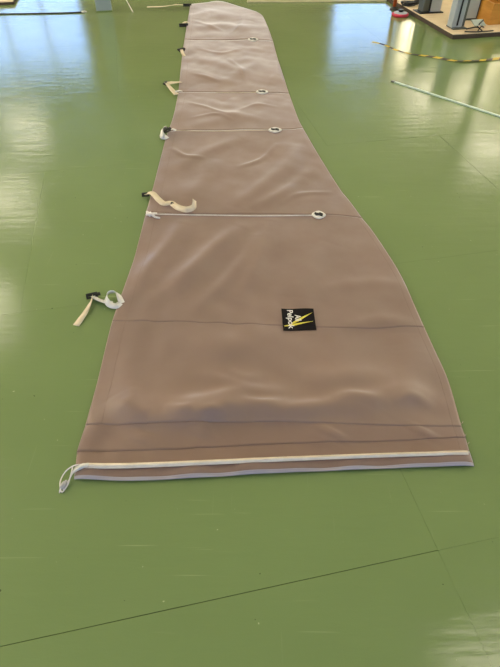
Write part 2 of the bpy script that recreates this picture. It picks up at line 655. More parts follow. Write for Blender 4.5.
# ridges of the canvas: pixel polyline -> world polyline, half width m, height m
RIDGES_PX = [
    ([(165, 298), (190, 275), (215, 250), (240, 230)], .04, .015),
    ([(138, 290), (152, 268), (170, 245), (182, 226)], .035, .014),
    ([(240, 300), (252, 275), (264, 245), (270, 224)], .035, .012),
    ([(196, 312), (222, 288), (243, 262), (256, 240)], .03, .009),
    ([(300, 300), (312, 270), (330, 245)], .06, .007),
    ([(236, 210), (262, 190), (285, 170), (298, 150)], .05, .015),
    ([(250, 212), (282, 196), (310, 172)], .035, .010),
    ([(190, 200), (205, 180), (212, 160)], .05, .010),
    ([(175, 170), (215, 150), (240, 140)], .045, .008),
    ([(190, 128), (225, 120), (268, 100)], .05, .012),
    ([(200, 112), (240, 118), (262, 122)], .04, .010),
    ([(190, 72), (215, 80), (240, 86)], .05, .012),
    ([(195, 60), (225, 66), (250, 78)], .05, .012),
    ([(215, 88), (240, 74), (262, 60)], .05, .012),
    ([(195, 18), (212, 13), (230, 20)], .08, .020),
    ([(196, 30), (225, 26), (250, 34)], .08, .016),
    ([(240, 36), (248, 24), (250, 14)], .06, .018),
    ([(150, 405), (185, 408), (220, 401), (250, 395), (290, 396)], .030, .014),
    ([(140, 418), (180, 421), (230, 412), (280, 414), (330, 410), (370, 412)], .026, .016),
    ([(205, 378), (230, 384), (250, 390)], .02, .006),
    ([(300, 378), (330, 382), (365, 380), (395, 384)], .04, .009),
    ([(132, 352), (128, 395), (140, 416)], .04, .010),
    ([(115, 400), (124, 412), (150, 420)], .03, .010),
    ([(330, 398), (360, 402), (410, 396), (436, 404)], .03, .008),
    ([(385, 420), (400, 395), (410, 360), (404, 335)], .05, .008),
    ([(325, 290), (370, 284), (402, 288)], .030, .003),
    ([(340, 330), (380, 322), (412, 326)], .03, .006),
    ([(160, 345), (220, 352), (275, 345)], .06, .007),
    ([(194, 76), (207, 79), (220, 83)], .016, .008),
    ([(189, 104), (210, 110), (230, 118)], .015, .008),
    ([(192, 120), (215, 116), (232, 122)], .014, .007),
    ([(228, 60), (240, 70), (246, 84)], .018, .008),
    ([(200, 50), (222, 54), (240, 50)], .020, .008),
    ([(196, 22), (206, 26), (222, 32)], .022, .010),
    ([(232, 34), (240, 28), (243, 18)], .022, .010),
    ([(270, 84), (276, 74), (276, 62)], .018, .006),
    ([(240, 112), (258, 106), (276, 108)], .016, .006),
    ([(172, 150), (186, 158), (204, 160)], .014, .005),
    ([(240, 168), (262, 160), (276, 146)], .016, .006),
    ([(282, 206), (300, 196), (330, 194)], .014, .004),
    ([(165, 412), (182, 416), (196, 414)], .016, .007),
    ([(196, 421), (212, 417), (226, 420)], .014, .006),
    ([(240, 404), (262, 408), (288, 404)], .016, .006),
    ([(330, 404), (352, 400), (380, 406)], .018, .007),
    ([(390, 408), (412, 402), (430, 410)], .016, .005),
    ([(120, 415), (132, 405), (136, 390)], .018, .005),
    ([(228, 372), (246, 380), (262, 378)], .018, .005),
    ([(200, 440), (204, 432), (210, 428)], .03, .006),
    ([(330, 440), (335, 432)], .03, .005),
    ([(140, 446), (146, 434)], .03, .006),
    ([(420, 438), (424, 430)], .03, .005),
]
RIDGES = [(gpa(crom(p, 14)), w * (1.15 if p[0][1] > 370 else 1.0), h * (.62 if p[0][1] < 135 else 1.5 if p[0][1] < 370 else 1.9)) for p, w, h in RIDGES_PX]
_w = rng.uniform(-1, 1, (26, 2))
_w = _w / np.linalg.norm(_w, axis=1)[:, None] * rng.uniform(4, 26, 26)[:, None]
_ph = rng.uniform(0, 6.28, 26)
_w2 = rng.uniform(-1, 1, (18, 2))
_w2 = _w2 / np.linalg.norm(_w2, axis=1)[:, None] * rng.uniform(22, 60, 18)[:, None]


def cloth_z(X, Y):
    z = np.zeros_like(X)
    for k in range(26):
        f = np.hypot(*_w[k])
        z += np.sin(_w[k, 0] * X + _w[k, 1] * Y + _ph[k]) * .0062 / f ** .85
    mask = np.clip(.45 + np.sin(2.1 * X + 1.7 * Y + .6) * .35 + np.sin(5.3 * Y - 2.2 * X) * .35, 0, 1)
    for k in range(18):
        z += mask * np.sin(_w2[k, 0] * X + _w2[k, 1] * Y + _ph[k] * 1.7) * .0007 * np.clip(1.25 - Y / 3.2, .35, 1)
    z = np.maximum(z, -.005)
    for P, w, h in RIDGES:
        best = np.full(X.shape, 1e9)
        para = np.zeros_like(X)
        for i in range(len(P) - 1):
            a, b = P[i], P[i + 1]
            d = b - a
            t = np.clip(((X - a[0]) * d[0] + (Y - a[1]) * d[1]) / (d @ d), 0, 1)
            q = np.hypot(X - a[0] - t * d[0], Y - a[1] - t * d[1])
            sel = q < best
            best = np.where(sel, q, best)
            para = np.where(sel, (i + t) / (len(P) - 1), para)
        amp = h * np.sin(np.pi * np.clip(para * .9 + .05, 0, 1)) ** .7
        z += amp * np.exp(-(best / (1.25 * w)) ** 2)
    return z + .009


def coons(i, n_v):
    A = crom([list(p) for p in CURVES[i]], NU)
    B = crom([list(p) for p in CURVES[i + 1]], NU)
    A, B = gpa(A), gpa(B)
    Lf = edge([CURVES[i][0]] + LEFT[i] + [CURVES[i + 1][0]], n_v)
    Rt = edge([CURVES[i][-1]] + RIGHT[i] + [CURVES[i + 1][-1]], n_v)

    def rs(E):
        s = np.concatenate([[0], np.cumsum(np.hypot(*np.diff(E, axis=0).T))])
        q = np.linspace(0, s[-1], n_v)
        return np.stack([np.interp(q, s, E[:, k]) for k in (0, 1)], 1)
    Lf, Rt = rs(Lf), rs(Rt)
    s = np.linspace(0, 1, NU)[None, :, None]
    t = np.linspace(0, 1, n_v)[:, None, None]
    G = (1 - t) * A[None] + t * B[None] + (1 - s) * Lf[:, None] + s * Rt[:, None] \
        - ((1 - t) * (1 - s) * A[0] + (1 - t) * s * A[-1] + t * (1 - s) * B[0] + t * s * B[-1])
    return G, s[..., 0] + 0 * t[..., 0], t[..., 0] + 0 * s[..., 0]


def grid_mesh(name, G, Z, mat, parent, skirt=True):
    nv, nu = Z.shape
    V = np.dstack([G, Z]).reshape(-1, 3) - np.array(COVER_ORG)[None]
    idx = np.arange(nv * nu).reshape(nv, nu)
    F = np.stack([idx[:-1, :-1], idx[:-1, 1:], idx[1:, 1:], idx[1:, :-1]], -1).reshape(-1, 4)
    if skirt:   # turned-down edge, so the canvas has thickness
        ring = np.concatenate([idx[0, :], idx[1:, -1], idx[-1, -2::-1], idx[-2:0:-1, 0]])
        low = V[ring].copy()
        low[:, 2] = np.maximum(low[:, 2] - .0025, .0006)
        k = len(V)
        V = np.vstack([V, low])
        m = len(ring)
        j = np.arange(m)
        j2 = (j + 1) % m
        F = np.vstack([F, np.stack([ring[j2], ring[j], k + j, k + j2], -1)])
    me = bpy.data.meshes.new(name)
    me.from_pydata(V.tolist(), [], F.tolist())
    me.update()
    return link(name, me, parent, mat, True)


def edge_fall(S, wid=.03):
    return np.clip(np.minimum(S, 1 - S) / wid, 0, 1) ** .6


STRIPS = []
for i in range(1, 9):
    nv = {1: 10, 2: 14, 3: 90, 4: 110, 5: 90, 6: 60, 7: 80, 8: 60}[i]
    G, S, T = coons(i, nv)
    Z = cloth_z(G[..., 0], G[..., 1])
    ef = edge_fall(S)
    Z = .004 + (Z - .004) * (.25 + .75 * ef)
    # each strip overlaps the next nearer one: raised near edge, tucked-in far edge
    Lm = np.hypot(*(G[-1, NU // 2] - G[0, NU // 2]))
    dn, df = T * Lm, (1 - T) * Lm
    if i >= 2:
        Z = Z + (.0005 if i in (2, 3, 8) else .0001 if i == 4 else .0005) * np.exp(-dn / .05)
    if i < 8:
        Z = Z - (.0008 if i in (1, 2, 7) else .0004 if i == 3 else .0002) * np.exp(-df / .02)
    if i == 8:
        te = np.clip(df / .10, 0, 1) ** .6
        Z = .004 + (Z - .004) * (.3 + .7 * te)
    Z = np.maximum(Z, .0022)
    if i >= 2:      # overlap: near edge reaches a few mm over the seam
        G = G.copy()
        dirn = G[0] - G[1]
        dirn /= np.linalg.norm(dirn, axis=1)[:, None]
        G[0] += dirn * .003
    grid_mesh('canvas_strip', G, Z, M_CLOTH if i > 2 else M_CLOTH2, cover)
    STRIPS.append((i, G, Z))

# the hem roll below the zip, and a front strip with window sheen painted in lavender
G, S, T = coons(0, 26)
t_near = 1 - T                       # 1 at the front edge
bulge = .012 + .006 * np.sin(S * 21 + 1) * np.sin(S * 9) + .003 * np.sin(S * 47)
Zh = .004 + bulge * np.sqrt(np.clip(1 - np.abs(t_near * 1.02 - .35) ** 2.4 / .42, 0, 1)) + .003 * np.exp(-T * 30)
Zh = .004 + (Zh - .004) * (.3 + .7 * edge_fall(S, .02))
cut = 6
grid_mesh('hem', G[cut - 1:], Zh[cut - 1:], M_CLOTH2, cover)
ln = grid_mesh('hem_sheen_strip', G[:cut], Zh[:cut] + .0001, M_HEMSHEEN, cover)
ln['label'] = 'painted lavender sheen along the front of the hem'


ALL_XY = np.vstack([G_.reshape(-1, 2) for _, G_, _ in STRIPS])
ALL_Z = np.concatenate([Z_.reshape(-1) for _, _, Z_ in STRIPS])


def zat(p):
    """height of the canvas at p, from its nearest points"""
    d2 = (ALL_XY[:, 0] - p[0]) ** 2 + (ALL_XY[:, 1] - p[1]) ** 2
    i = np.argpartition(d2, 4)[:4]
    w = 1.0 / (d2[i] + 1e-7)
    return float((ALL_Z[i] * w).sum() / w.sum())


def on_cover(px, py, dz=.003):
    p = gp(px, py, .012)
    z = zat(p)
    p = gp(px, py, z)
    return Vector((p.x, p.y, z + dz))


def rel(pts):
    return [Vector(p) - COVER_ORG for p in pts]


def strip_on(name, path_px, half, mat, parent, dz=.0025, n=80, thick=.0012):
    P = crom(path_px, n)
    pts = rel([on_cover(a, b, dz) for a, b in P])
    sides = []
    for k in range(n):
        t = pts[min(k + 1, n - 1)] - pts[max(k - 1, 0)]
        s = Vector((-t.y, t.x, 0)).normalized() * half
        sides.append(s)
    return MB().ribbon(pts, sides, thick).build(name, mat, parent, True)


def follow_edge(side, inset, i0, i1):
    """points along the left (0) or right (-1) edge of strips i0..i1, inset in metres, on the strip surface"""
    out = []
    for i, G, Z in STRIPS:
        if not i0 <= i <= i1:
            continue
        for r in range(0, G.shape[0], 3):
            row, zr = G[r], Z[r]
            if side != 0:
                row, zr = row[::-1], zr[::-1]
            s = np.concatenate([[0], np.cumsum(np.hypot(*np.diff(row, axis=0).T))])
            x = np.interp(inset, s, row[:, 0])
            y = np.interp(inset, s, row[:, 1])
            z = np.interp(inset, s, zr)
            out.append(Vector((x, y, z)))
    return out


def tube_rel(name, pts, r, mat, parent, seg=6):
    return MB().tube(rel(pts), r, seg).build(name, mat, parent, True)


# stitch lines of the left facing and the pale piping along the edges
tube_rel('stitch_line', follow_edge(0, .055, 3, 8), .0006, M_THREAD, cover, 5)
tube_rel('edge_piping', follow_edge(0, .001, 1, 8), .0010, M_PALEEDGE, cover, 6)
tube_rel('edge_piping', follow_edge(-1, .001, 1, 8), .0011, M_PALEEDGE, cover, 6)
tube_rel('stitch_line', follow_edge(-1, .03, 1, 4), .0006, M_THREAD, cover, 5)

# zip along the hem with teeth and pull
zp = CURVES[1]
P = crom([(86, 466.2)] + [list(p) for p in zp[1:-1]] + [(468, 453.3)], 160)
pts, rad = [], []
zb = MB()
cen = [Vector((*gpa([q])[0], .016)) for q in P]
cen = [gp(q[0], q[1] - .6, .0215) for q in P]
sides = []
for k in range(len(cen)):
    t = cen[min(k + 1, len(cen) - 1)] - cen[max(k - 1, 0)]
    sides.append(Vector((-t.y, t.x, 0)).normalized() * (.0085 - .0025 * k / len(cen)))
zip_o = MB().ribbon(rel(cen), sides, .004).build('zip_tape', M_ZIP, cover, True)
zip_o['label'] = 'cream zip running along the hem'
MB().tube(rel([c + Vector((0, 0, .002)) for c in cen]), [.0062 - .0026 * k / len(cen) for k in range(len(cen))], 8).build('zip_coil', M_ZIP, zip_o, True)
tb = MB()
fine = crom([(q.x, q.y, q.z) for q in cen], 420)
for k in range(0, 419):
    a, b_ = Vector(fine[k]), Vector(fine[k + 1])
    t = (b_ - a).normalized()
    s = Vector((-t.y, t.x, 0))
    c = a - COVER_ORG + Vector((0, 0, .0062)) + s * .002
    tb.add([c - s * .0030 - t * .0006, c + s * .0030 - t * .0006, c + s * .0030 + t * .0006, c - s * .0030 + t * .0006,
            c - s * .0024 + Vector((0, 0, .0012)), c + s * .0024 + Vector((0, 0, .0012))],
           [(0, 1, 5, 4), (2, 3, 4, 5), (0, 4, 3), (1, 2, 5)])
tt = tb.build('zip_teeth', M_CREAM, zip_o)
tt['kind'] = 'stuff'

# draw cords along the seams, ending in eyelet patches
for (path, r, mat) in [([(150, 215), (200, 216), (260, 216.8), (313, 216.2)], .0024, M_CORD),
                       ([(176, 131.5), (215, 132), (271, 131)], .0020, M_CREAM),
                       ([(216, 93.5), (240, 93.6), (258, 93)], .0020, M_CREAM)]:
    P = crom(path, 60)
    tube_rel('draw_cord', [on_cover(a, b, .006) for a, b in P], r, mat, cover)


def eyelet(px, py, rx, ry, rot=0.0):
    c = on_cover(px, py, .011) - COVER_ORG
    seg = 28
    mb = MB()
    vs, fs = [], []
    for rr, zz in ((1.0, -.008), (1.0, 0.0), (.34, .0012), (.30, -.004)):
        for k in range(seg):
            a = 2 * math.pi * k / seg
            sq = 1.0 / (abs(math.cos(a)) ** 1.45 + abs(math.sin(a)) ** 1.45) ** (1 / 1.45)
            sq = sq if rr > .9 else 1.0
            vs.append((rx * rr * sq * math.cos(a), ry * rr * sq * math.sin(a), zz))
    for i in range(3):
        for k in range(seg):
            k2 = (k + 1) % seg
            fs.append((i * seg + k, i * seg + k2, (i + 1) * seg + k2, (i + 1) * seg + k))
    M = Matrix.Translation(c) @ Matrix.Rotation(rot, 4, 'Z')
    p = mb.add([M @ Vector(v) for v in vs], fs).build('eyelet_patch', M_WHITE, cover, False)
    hm = MB()
    pr = [(-.55, .30), (-.10, .16), (.20, .30), (.58, .10), (.50, -.42), (.05, -.26), (-.35, -.30), (-.6, -.05)]
    top = [M @ Vector((x * rx * 1.05, y * ry * 1.5, .0022)) for x, y in pr]
    bot = [M @ Vector((x * rx * 1.05, y * ry * 1.5, -.0035)) for x, y in pr]
    k = len(pr)
    hm.add(top + bot, [tuple(range(k)), tuple(range(2 * k - 1, k - 1, -1))] + [(i, (i + 1) % k, (i + 1) % k + k, i + k) for i in range(k)])
    hm.build('hole', M_HOLE, p)


eyelet(318.5, 216, .036, .034, -.1)
eyelet(275, 131, .044, .036)
eyelet(262, 92.8, .046, .040)
eyelet(253, 40.3, .050, .055)

# the sewn-on label with its print
lc = [on_cover(*p, .003) for p in ((283.3, 330.7), (316.3, 330.3), (313.3, 309.3), (281.3, 309.2))]
e1 = ((lc[1] - lc[0]) + (lc[2] - lc[3])) * .5
e2 = ((lc[3] - lc[0]) + (lc[2] - lc[1])) * .5
orig = lc[0].copy()
zl = max(p.z for p in lc) + .003


def lp(a, b, dz=0.0):
    p = lc[0] * (1 - a) * (1 - b) + lc[1] * a * (1 - b) + lc[2] * a * b + lc[3] * (1 - a) * b
    n_ = 14
    return Vector((p.x, p.y, zat(p) + .0042 + dz)) - COVER_ORG


n_ = 14
vs, fs = [], []
for dz in (0.0, -.003):
    for j in range(n_):
        for i in range(n_):
            vs.append(lp(i / (n_ - 1), j / (n_ - 1), dz))
for j in range(n_ - 1):
    for i in range(n_ - 1):
        a = j * n_ + i
        fs.append((a, a + 1, a + n_ + 1, a + n_))
        fs.append((a + n_ * n_ + n_, a + n_ * n_ + n_ + 1, a + n_ * n_ + 1, a + n_ * n_))
ring = [i for i in range(n_)] + [j * n_ + n_ - 1 for j in range(1, n_)] + [(n_ - 1) * n_ + i for i in range(n_ - 2, -1, -1)] + [j * n_ for j in range(n_ - 2, 0, -1)]
for k in range(len(ring)):
    a, b_ = ring[k], ring[(k + 1) % len(ring)]
    fs.append((b_, a, a + n_ * n_, b_ + n_ * n_))
logo = MB().add(vs, fs).build('maker_label', M_LOGO, cover)
logo['label'] = 'black square label with white lettering and two yellow blades'


def blade(p0, p1, w0, w1, w2, name):
    """a pointed blade from p0 (blunt) to p1 (tip) in label coordinates, following the label"""
    a, b_ = np.array(p0), np.array(p1)
    d = b_ - a
    nn = np.array([-d[1], d[0]]) / np.hypot(*d)
    vs, fs = [], []
    m = 14
    for k in range(m):
        t = k / (m - 1)
        w = w0 + (w1 - w0) * t / .35 if t < .35 else w1 + (w2 - w1) * (t - .35) / .65
        c = a + d * t
        for s in (-1, 1):
            q = c + nn * w * s
            vs.append(lp(q[0], q[1], .0007))
    for k in range(m - 1):
        fs.append((2 * k, 2 * k + 1, 2 * k + 3, 2 * k + 2))
    MB().add(vs, fs).build(name, M_PRINTY, logo)


blade((.26, .28), (.94, .79), .020, .055, .004, 'yellow_blade')
blade((.04, .18), (.94, .38), .020, .045, .004, 'yellow_blade')


def lettering(text, x, y0, y1, height, name):
    """text reading down the label: baseline at left x, from y0 (top) to y1"""
    cu = bpy.data.curves.new('lettering', 'FONT')
    cu.body = text
    cu.size = 1.0
    cu.offset = .02
    tmp = bpy.data.objects.new('lettering_source', cu)
    COL.objects.link(tmp)
    bpy.context.view_layer.update()
    me = bpy.data.meshes.new_from_object(tmp.evaluated_get(bpy.context.evaluated_depsgraph_get()))
    bpy.data.objects.remove(tmp)
    xs = [v.co.x for v in me.vertices]
    x0_, x1_ = min(xs), max(xs)
    for v in me.vertices:
        a = (v.co.x - x0_) / (x1_ - x0_)
        q = lp(x + v.co.y * height, y0 + (y1 - y0) * a, .0009)
        v.co = q
    me.update()
    return link(name, me, logo, M_PRINTW)


lettering('Pelpok', .175, .93, .06, .25, 'lettering')
lettering('Ail', .40, .70, .42, .26, 'lettering')


# webbing ties with black toggles
def webbing(px_path, half_px, mat, parent, name, zs, n=40, twist=None, cut=True):
    """px_path: list of (x,y); zs: list of heights; half width in metres; horizontal side vectors unless twist"""
    P3 = [Vector(gp(p[0], p[1], z)) for p, z in zip(px_path, zs)]
    Q = [Vector(q) for q in crom([list(p) for p in P3], n)]
    sides = []
    for k in range(n):
        t = Q[min(k + 1, n - 1)] - Q[max(k - 1, 0)]
        s = Vector((-t.y, t.x, 0))
        s = s.normalized() if s.length > 1e-6 else Vector((1, 0, 0))
        if twist:
            a = np.interp(k / (n - 1), np.linspace(0, 1, len(twist)), twist)
            s = (Matrix.Rotation(math.radians(a), 3, t.normalized()) @ s)
        sides.append(s * half_px)
    zmin = min((q - s * 1).z if s.z > 0 else (q + s * 1).z for q, s in zip(Q, sides))
    return MB().ribbon(rel(Q), sides, .0016).build(name, mat, parent, True)


def toggle(px, py, size, ang, parent, z=.012, sx=1.0):
    """ladder-lock buckle: frame with bars"""
    c = gp(px, py, z) - COVER_ORG
    M = Matrix.Translation(c) @ Matrix.Rotation(ang, 4, 'Z') @ Matrix.Rotation(.35, 4, 'X')
    mb = MB()
    a, b_, t = size * sx, size * .62, size * .17
    mb.box(-a, a, -b_, -b_ + 2 * t, -t, t, t * .4, M=M).box(-a, a, b_ - 2 * t, b_, -t, t, t * .4, M=M)
    mb.box(-a, -a + 2 * t, -b_, b_, -t, t, t * .4, M=M).box(a - 2 * t, a, -b_, b_, -t, t, t * .4, M=M)
    mb.box(-a, a, -t * .8, t * .8, 0, t * 2.2, t * .3, M=M)
    mb.box(a * .55, a * 1.45, -b_ * .55, b_ * .55, -t * .2, t * 1.6, t * .4, M=M)
    return mb.build('buckle', M_BLACK, parent)


# nearest tie
t1 = webbing([(122, 303), (117, 293), (109, 292.5), (106, 298), (109, 304), (116, 306), (120, 303)], .013, M_WHITE, cover, 'tie_strap',
             [.010, .026, .034, .030, .018, .014, .012], 50, twist=[10, 35, 60, 70, 40, 20, 10])
t1b = webbing([(112, 303), (104, 301.5), (97, 299), (93, 296)], .0110, M_WHITE, cover, 'tie_strap', [.014, .014, .014, .016], 24, twist=[0, 15, 20, 20])
t1c = webbing([(92, 297), (90, 303), (85.5, 312), (80, 320), (76, 325.5)], .0135, M_CREAM, cover, 'tie_strap', [.014, .014, .009, .005, .004], 30, twist=[70, 40, 20, 5, 0])
toggle(92, 295.6, .021, .35, t1c, .014, 1.15)
# second tie, lying over the canvas
t2 = webbing([(146, 193.5), (152, 193), (158, 199), (164, 203.5), (171, 203), (177, 207), (186, 209.5), (193.5, 207), (194.5, 200)], .015, M_CREAM, cover, 'tie_strap',
             [.018, .034, .036, .032, .032, .032, .034, .036, .056], 60, twist=[0, 10, 25, 20, 10, 40, 50, 50, 60])
toggle(145.5, 194.5, .020, .1, t2, .016)
toggle(173, 203.5, .012, -.3, t2, .032)
# knot at the end of the cord below it
k2 = MB().tube(rel([gp(147, 212, .02), gp(150, 215, .022), gp(154, 213.5, .022), gp(157, 213, .02)]), [.007, .010, .007, .004], 8)
k2.tube(rel([gp(146, 215, .018), gp(150, 213, .024), gp(155, 217, .02), gp(160, 218, .018)]), [.006, .008, .006, .004], 8)
k2.build('cord_knot', M_CORD, cover, True)
# third tie
t3 = webbing([(169, 131), (164, 128), (161.5, 132), (163, 136.5), (167, 136)], .020, M_WHITE, cover, 'tie_strap', [.016, .04, .045, .03, .02], 36, twist=[0, 40, 60, 50, 20])
webbing([(167, 130), (172, 129), (176, 130.5)], .012, M_WHITE, cover, 'tie_strap', [.03, .028, .02], 16)
toggle(166.5, 130.2, .026, .9, t3, .045)
# fourth tie, a triangle of webbing
t4 = webbing([(181, 81.8), (173, 82.5), (167, 83.5)], .015, M_CREAM, cover, 'tie_strap', [.014, .03, .026], 20, twist=[0, -10, -30])
webbing([(167, 83.5), (171, 88.5), (176.5, 94.5)], .020, M_CREAM, cover, 'tie_strap', [.026, .03, .016], 20, twist=[-30, -15, 0])
webbing([(175, 91.8), (179, 90.8), (182, 91)], .012, M_WHITE, cover, 'tie_strap', [.024, .026, .02], 14)
toggle(165.8, 83.5, .028, 1.4, t4, .026, .9)
# fifth
t5 = webbing([(181.5, 49.5), (182.5, 53), (184.5, 56)], .014, M_CREAM, cover, 'tie_strap', [.03, .026, .016], 16)
toggle(181, 49.8, .030, .8, t5, .026)
# sixth
t6 = webbing([(183.5, 23.5), (186, 21.8), (189.5, 23)], .018, M_CREAM, cover, 'tie_strap', [.03, .034, .02], 16)
toggle(182.8, 25, .034, .15, t6, .024, 1.1)
# seventh, with its long tail
t7 = webbing([(190, 5.2), (184, 5), (176, 4.6), (168, 5.8), (160, 6.6), (152, 6.8), (147, 7)], .026, M_CREAM, cover, 'tie_strap', [.02, .03, .05, .03, .012, .006, .004], 30)
toggle(186.5, 5, .032, .1, t7, .035, 1.2)

# the corner at the near left: zip pull tab, cord loops and cord lock
MB().ribbon(rel([gp(73.5, 470, .018), gp(78, 467.5, .024), gp(82, 465.5, .029), (gp(88, 465.2, .029))]),
            [Vector((.003, .010, 0))] * 2 + [Vector((.002, .007, 0))] * 2, .003).build('zip_pull', M_WHITE, zip_o, True)
c1 = crom([list(gp(*p)) for p in ((87, 465, .024), (80, 464.5, .026), (73, 466, .024), (66, 471, .016), (61.5, 478, .010), (60, 484, .007), (61, 491, .004), (63, 491.5, .005), (68, 484, .008), (70.5, 476, .014), (72, 470, .02), (72.5, 466, .022))], 60)
tube_rel('pull_cord', [Vector(p) for p in c1], .0022, M_CORD, cover)
c2 = crom([list(gp(*p)) for p in ((85, 467, .022), (78, 470, .02), (73, 473, .016), (69.5, 479, .010), (66, 486, .006), (63, 490, .006))], 40)
tube_rel('pull_cord', [Vector(p) for p in c2], .0022, M_CORD, cover)
c3 = crom([list(gp(*p)) for p in ((61, 486, .006), (59.8, 490, .004), (59.5, 493, .003))], 12)
tube_rel('pull_cord', [Vector(p) for p in c3], .0018, M_CORD, cover)
clm = MB()
cc = gp(63.5, 485, .013) - COVER_ORG
Mx = Matrix.Translation(cc) @ Matrix.Rotation(1.2, 4, 'Z') @ Matrix.Rotation(math.pi / 2, 4, 'Y')
tmp = MB().lathe([(.001, -.013), (.006, -.011), (.008, -.003), (.008, .005), (.0065, .010), (.004, .012), (.004, .016), (.001, .017)], seg=14)
clm.add([Mx @ Vector(v) for v in tmp.v], tmp.f)
clm.build('cord_lock', M_CLEAR, cover, True)
# loose threads at the frayed lower right edge
for (px, py, ex, ey) in ((461, 424, 463, 421.5), (464, 437, 466, 434), (467, 445, 469, 442)):
    tube_rel('loose_thread', [gp(px, py, .008), gp((px + ex) / 2 + .5, (py + ey) / 2, .010), gp(ex, ey, .004)], .0008, M_PALEEDGE, cover, 4)

# ------------------------------------------------------------------ things lying on the floor
# pale batten at the right
a, b_ = gp(393, 82), gp(500, 117)
d = b_ - a
ang = math.atan2(d.y, d.x)
ln_ = d.length * 1.45
bt = MB().box(0, ln_, -.011, .011, .0006, .009, .002).build('sail_batten', M_BATTEN)
bt.location = a
bt.rotation_euler.z = ang
tag(bt, 'thin pale aqua batten lying on the floor at the right', 'batten')
e = MB().box(-.014, .018, -.013, .013, .0003, .0105, .002).build('end_cap', M_STEELD, bt)

# timber strip far off
a, b_ = gp(247, 2.4), gp(386, 1.6)
d = b_ - a
ts = MB().box(0, d.length, -.016, .016, .0006, .018, .003).build('timber_strip', M_TIMBER)
ts.location = a
ts.rotation_euler.z = math.atan2(d.y, d.x)
tag(ts, 'long pale timber strip lying on the floor beyond the cover', 'timber strip')

# dark cable along the floor, upper left, with its pale end ring
P = crom([list(gp(*p)) for p in ((-60, 15.5, .006), (0, 14, .006), (30, 13.6, .006), (60, 13.0, .006), (82, 12.2, .006))], 50)
rod = empty('floor_cable', tuple(gp(82, 12.2)))
MB().tube([Vector(p) - rod.location for p in P], .0065, 8).build('cable', M_CABLE, rod, True)
rg = [gp(82, 12.2, .008) + Vector((.02 + .022 * math.cos(t), .010 + .022 * math.sin(t), .002)) - rod.location for t in np.linspace(0, 2 * math.pi, 20)]
MB().tube(rg, .006, 8, cap=False).build('end_ring', M_WHITE, rod, True)
tag(rod, 'thin dark cable lying straight across the floor at upper left', 'cable')

# grey column
cb = wb(gp(104.5, 12))
colm = empty('steel_column', tuple(bw(cb.x, cb.y + .075, 0)), BA)
cw = .084
MB().box(-cw, cw, -.01 - .065, -.065 + .004, .012, ZC - .03, .002).box(-cw, cw, .065 - .004, .075, .012, ZC - .03, .002).box(-.006, .006, -.065, .065, .012, ZC - .03).build('h_section', M_COLUMN, colm)
MB().box(-cw - .004, cw + .004, -.082, .082, 0, .014, .002).build('base_plate', M_COLBASE, colm)
MB().box(-cw - .02, cw + .02, -.09, .09, ZC - .03, ZC - .001, .002).build('cap_plate', M_COLUMN, colm)
tag(colm, 'grey painted steel column standing on the floor at upper left', 'column')

# pale flex hanging beside the column
P = crom([list(p) for p in (gp(133, 12.5, .004), gp(131, 9, .05) + Vector((0, 0, 0)), gp(127, 4.5, .12), gp(121, 0, .20), gp(112, -14, .42), gp(106, -60, 1.0))], 50)
P = np.array(P)
w0 = gp(133, 12.5)
fx = empty('hanging_flex', tuple(w0))
tt_ = np.linspace(0, 1, 40)
cpos = Vector(colm.location)
ctrl = [Vector((w0.x, w0.y, .004)), Vector((w0.x - .03, w0.y + .06, .03)), Vector((w0.x - .10, w0.y + .10, .16)), Vector((w0.x - .17, w0.y + .12, .38)), Vector((cpos.x + .10, cpos.y - .02, .8)), Vector((cpos.x + .09, cpos.y - .03, 1.3))]
P = crom([list(c) for c in ctrl], 50)
MB().tube([Vector(p) - fx.location for p in P], .005, 8).build('cord', M_CORD, fx, True)
MB().tube([Vector(ctrl[-1]) - fx.location + Vector((-.02, 0, 0)), Vector(ctrl[-1]) - fx.location + Vector((.02, 0, .02))], .012, 8).build('wall_clip', M_WHITE, fx, True)
tag(fx, 'thin pale flex drooping from the grey column to the floor', 'cable')

# plywood board corner at the top left
cb = wb(gp(14, 4.6, 0))
pb = empty('plywood_board', tuple(bw(cb.x - .6, cb.y + .4, 0)), BA)
MB().box(-.6, .6, -.4, .4, .025, .04, .002).build('board', M_PLY, pb)
MB().box(-.6, .6, -.4, .4, 0, .025, .002).build('dark_edge', M_PLYEDGE, pb)
tag(pb, 'plywood board with dark edge at the upper left corner of the photo', 'board')

# hazard tape
TP = [(372, 42.5), (380, 44.2), (388, 47), (396, 50.5), (410, 54), (425, 56.2), (440, 58.6), (455, 61), (472, 61.2), (490, 59.8), (520, 57), (545, 52)]
P = crom([list(gp(p[0], p[1], .004)) for p in TP], 140)
Q = [Vector(p) for p in P]
L_ = [0]
for k in range(1, len(Q)):
    L_.append(L_[-1] + (Q[k] - Q[k - 1]).length)
sides, pts = [], []
for k in range(len(Q)):
    t = (Q[min(k + 1, len(Q) - 1)] - Q[max(k - 1, 0)]).normalized()
    s = Vector((-t.y, t.x, 0))
    f = k / (len(Q) - 1)
    tw = math.radians(30 * max(0, 1 - f / .42) + 8 * math.sin(f * 20))
    s = Matrix.Rotation(tw, 3, t) @ s
    hw = .006 + .015 * min(1, max(0, (f - .08) / .5))
    # slant the cross lines so that the stripes run diagonally
    sides.append(s * hw + t * hw * .9)
    pts.append(Q[k] + Vector((0, 0, abs(s.z) * hw + .002)))
org = pts[60].copy()
org.z = 0
tp = MB().ribbon([p - org for p in pts], sides, .0006, mi=lambda i: int(L_[i] / .066) % 2).build('hazard_tape', [M_YEL, M_TBLK])
tp.location = org
tag(tp, 'yellow and black striped hazard tape curling along the floor before the platform', 'tape')

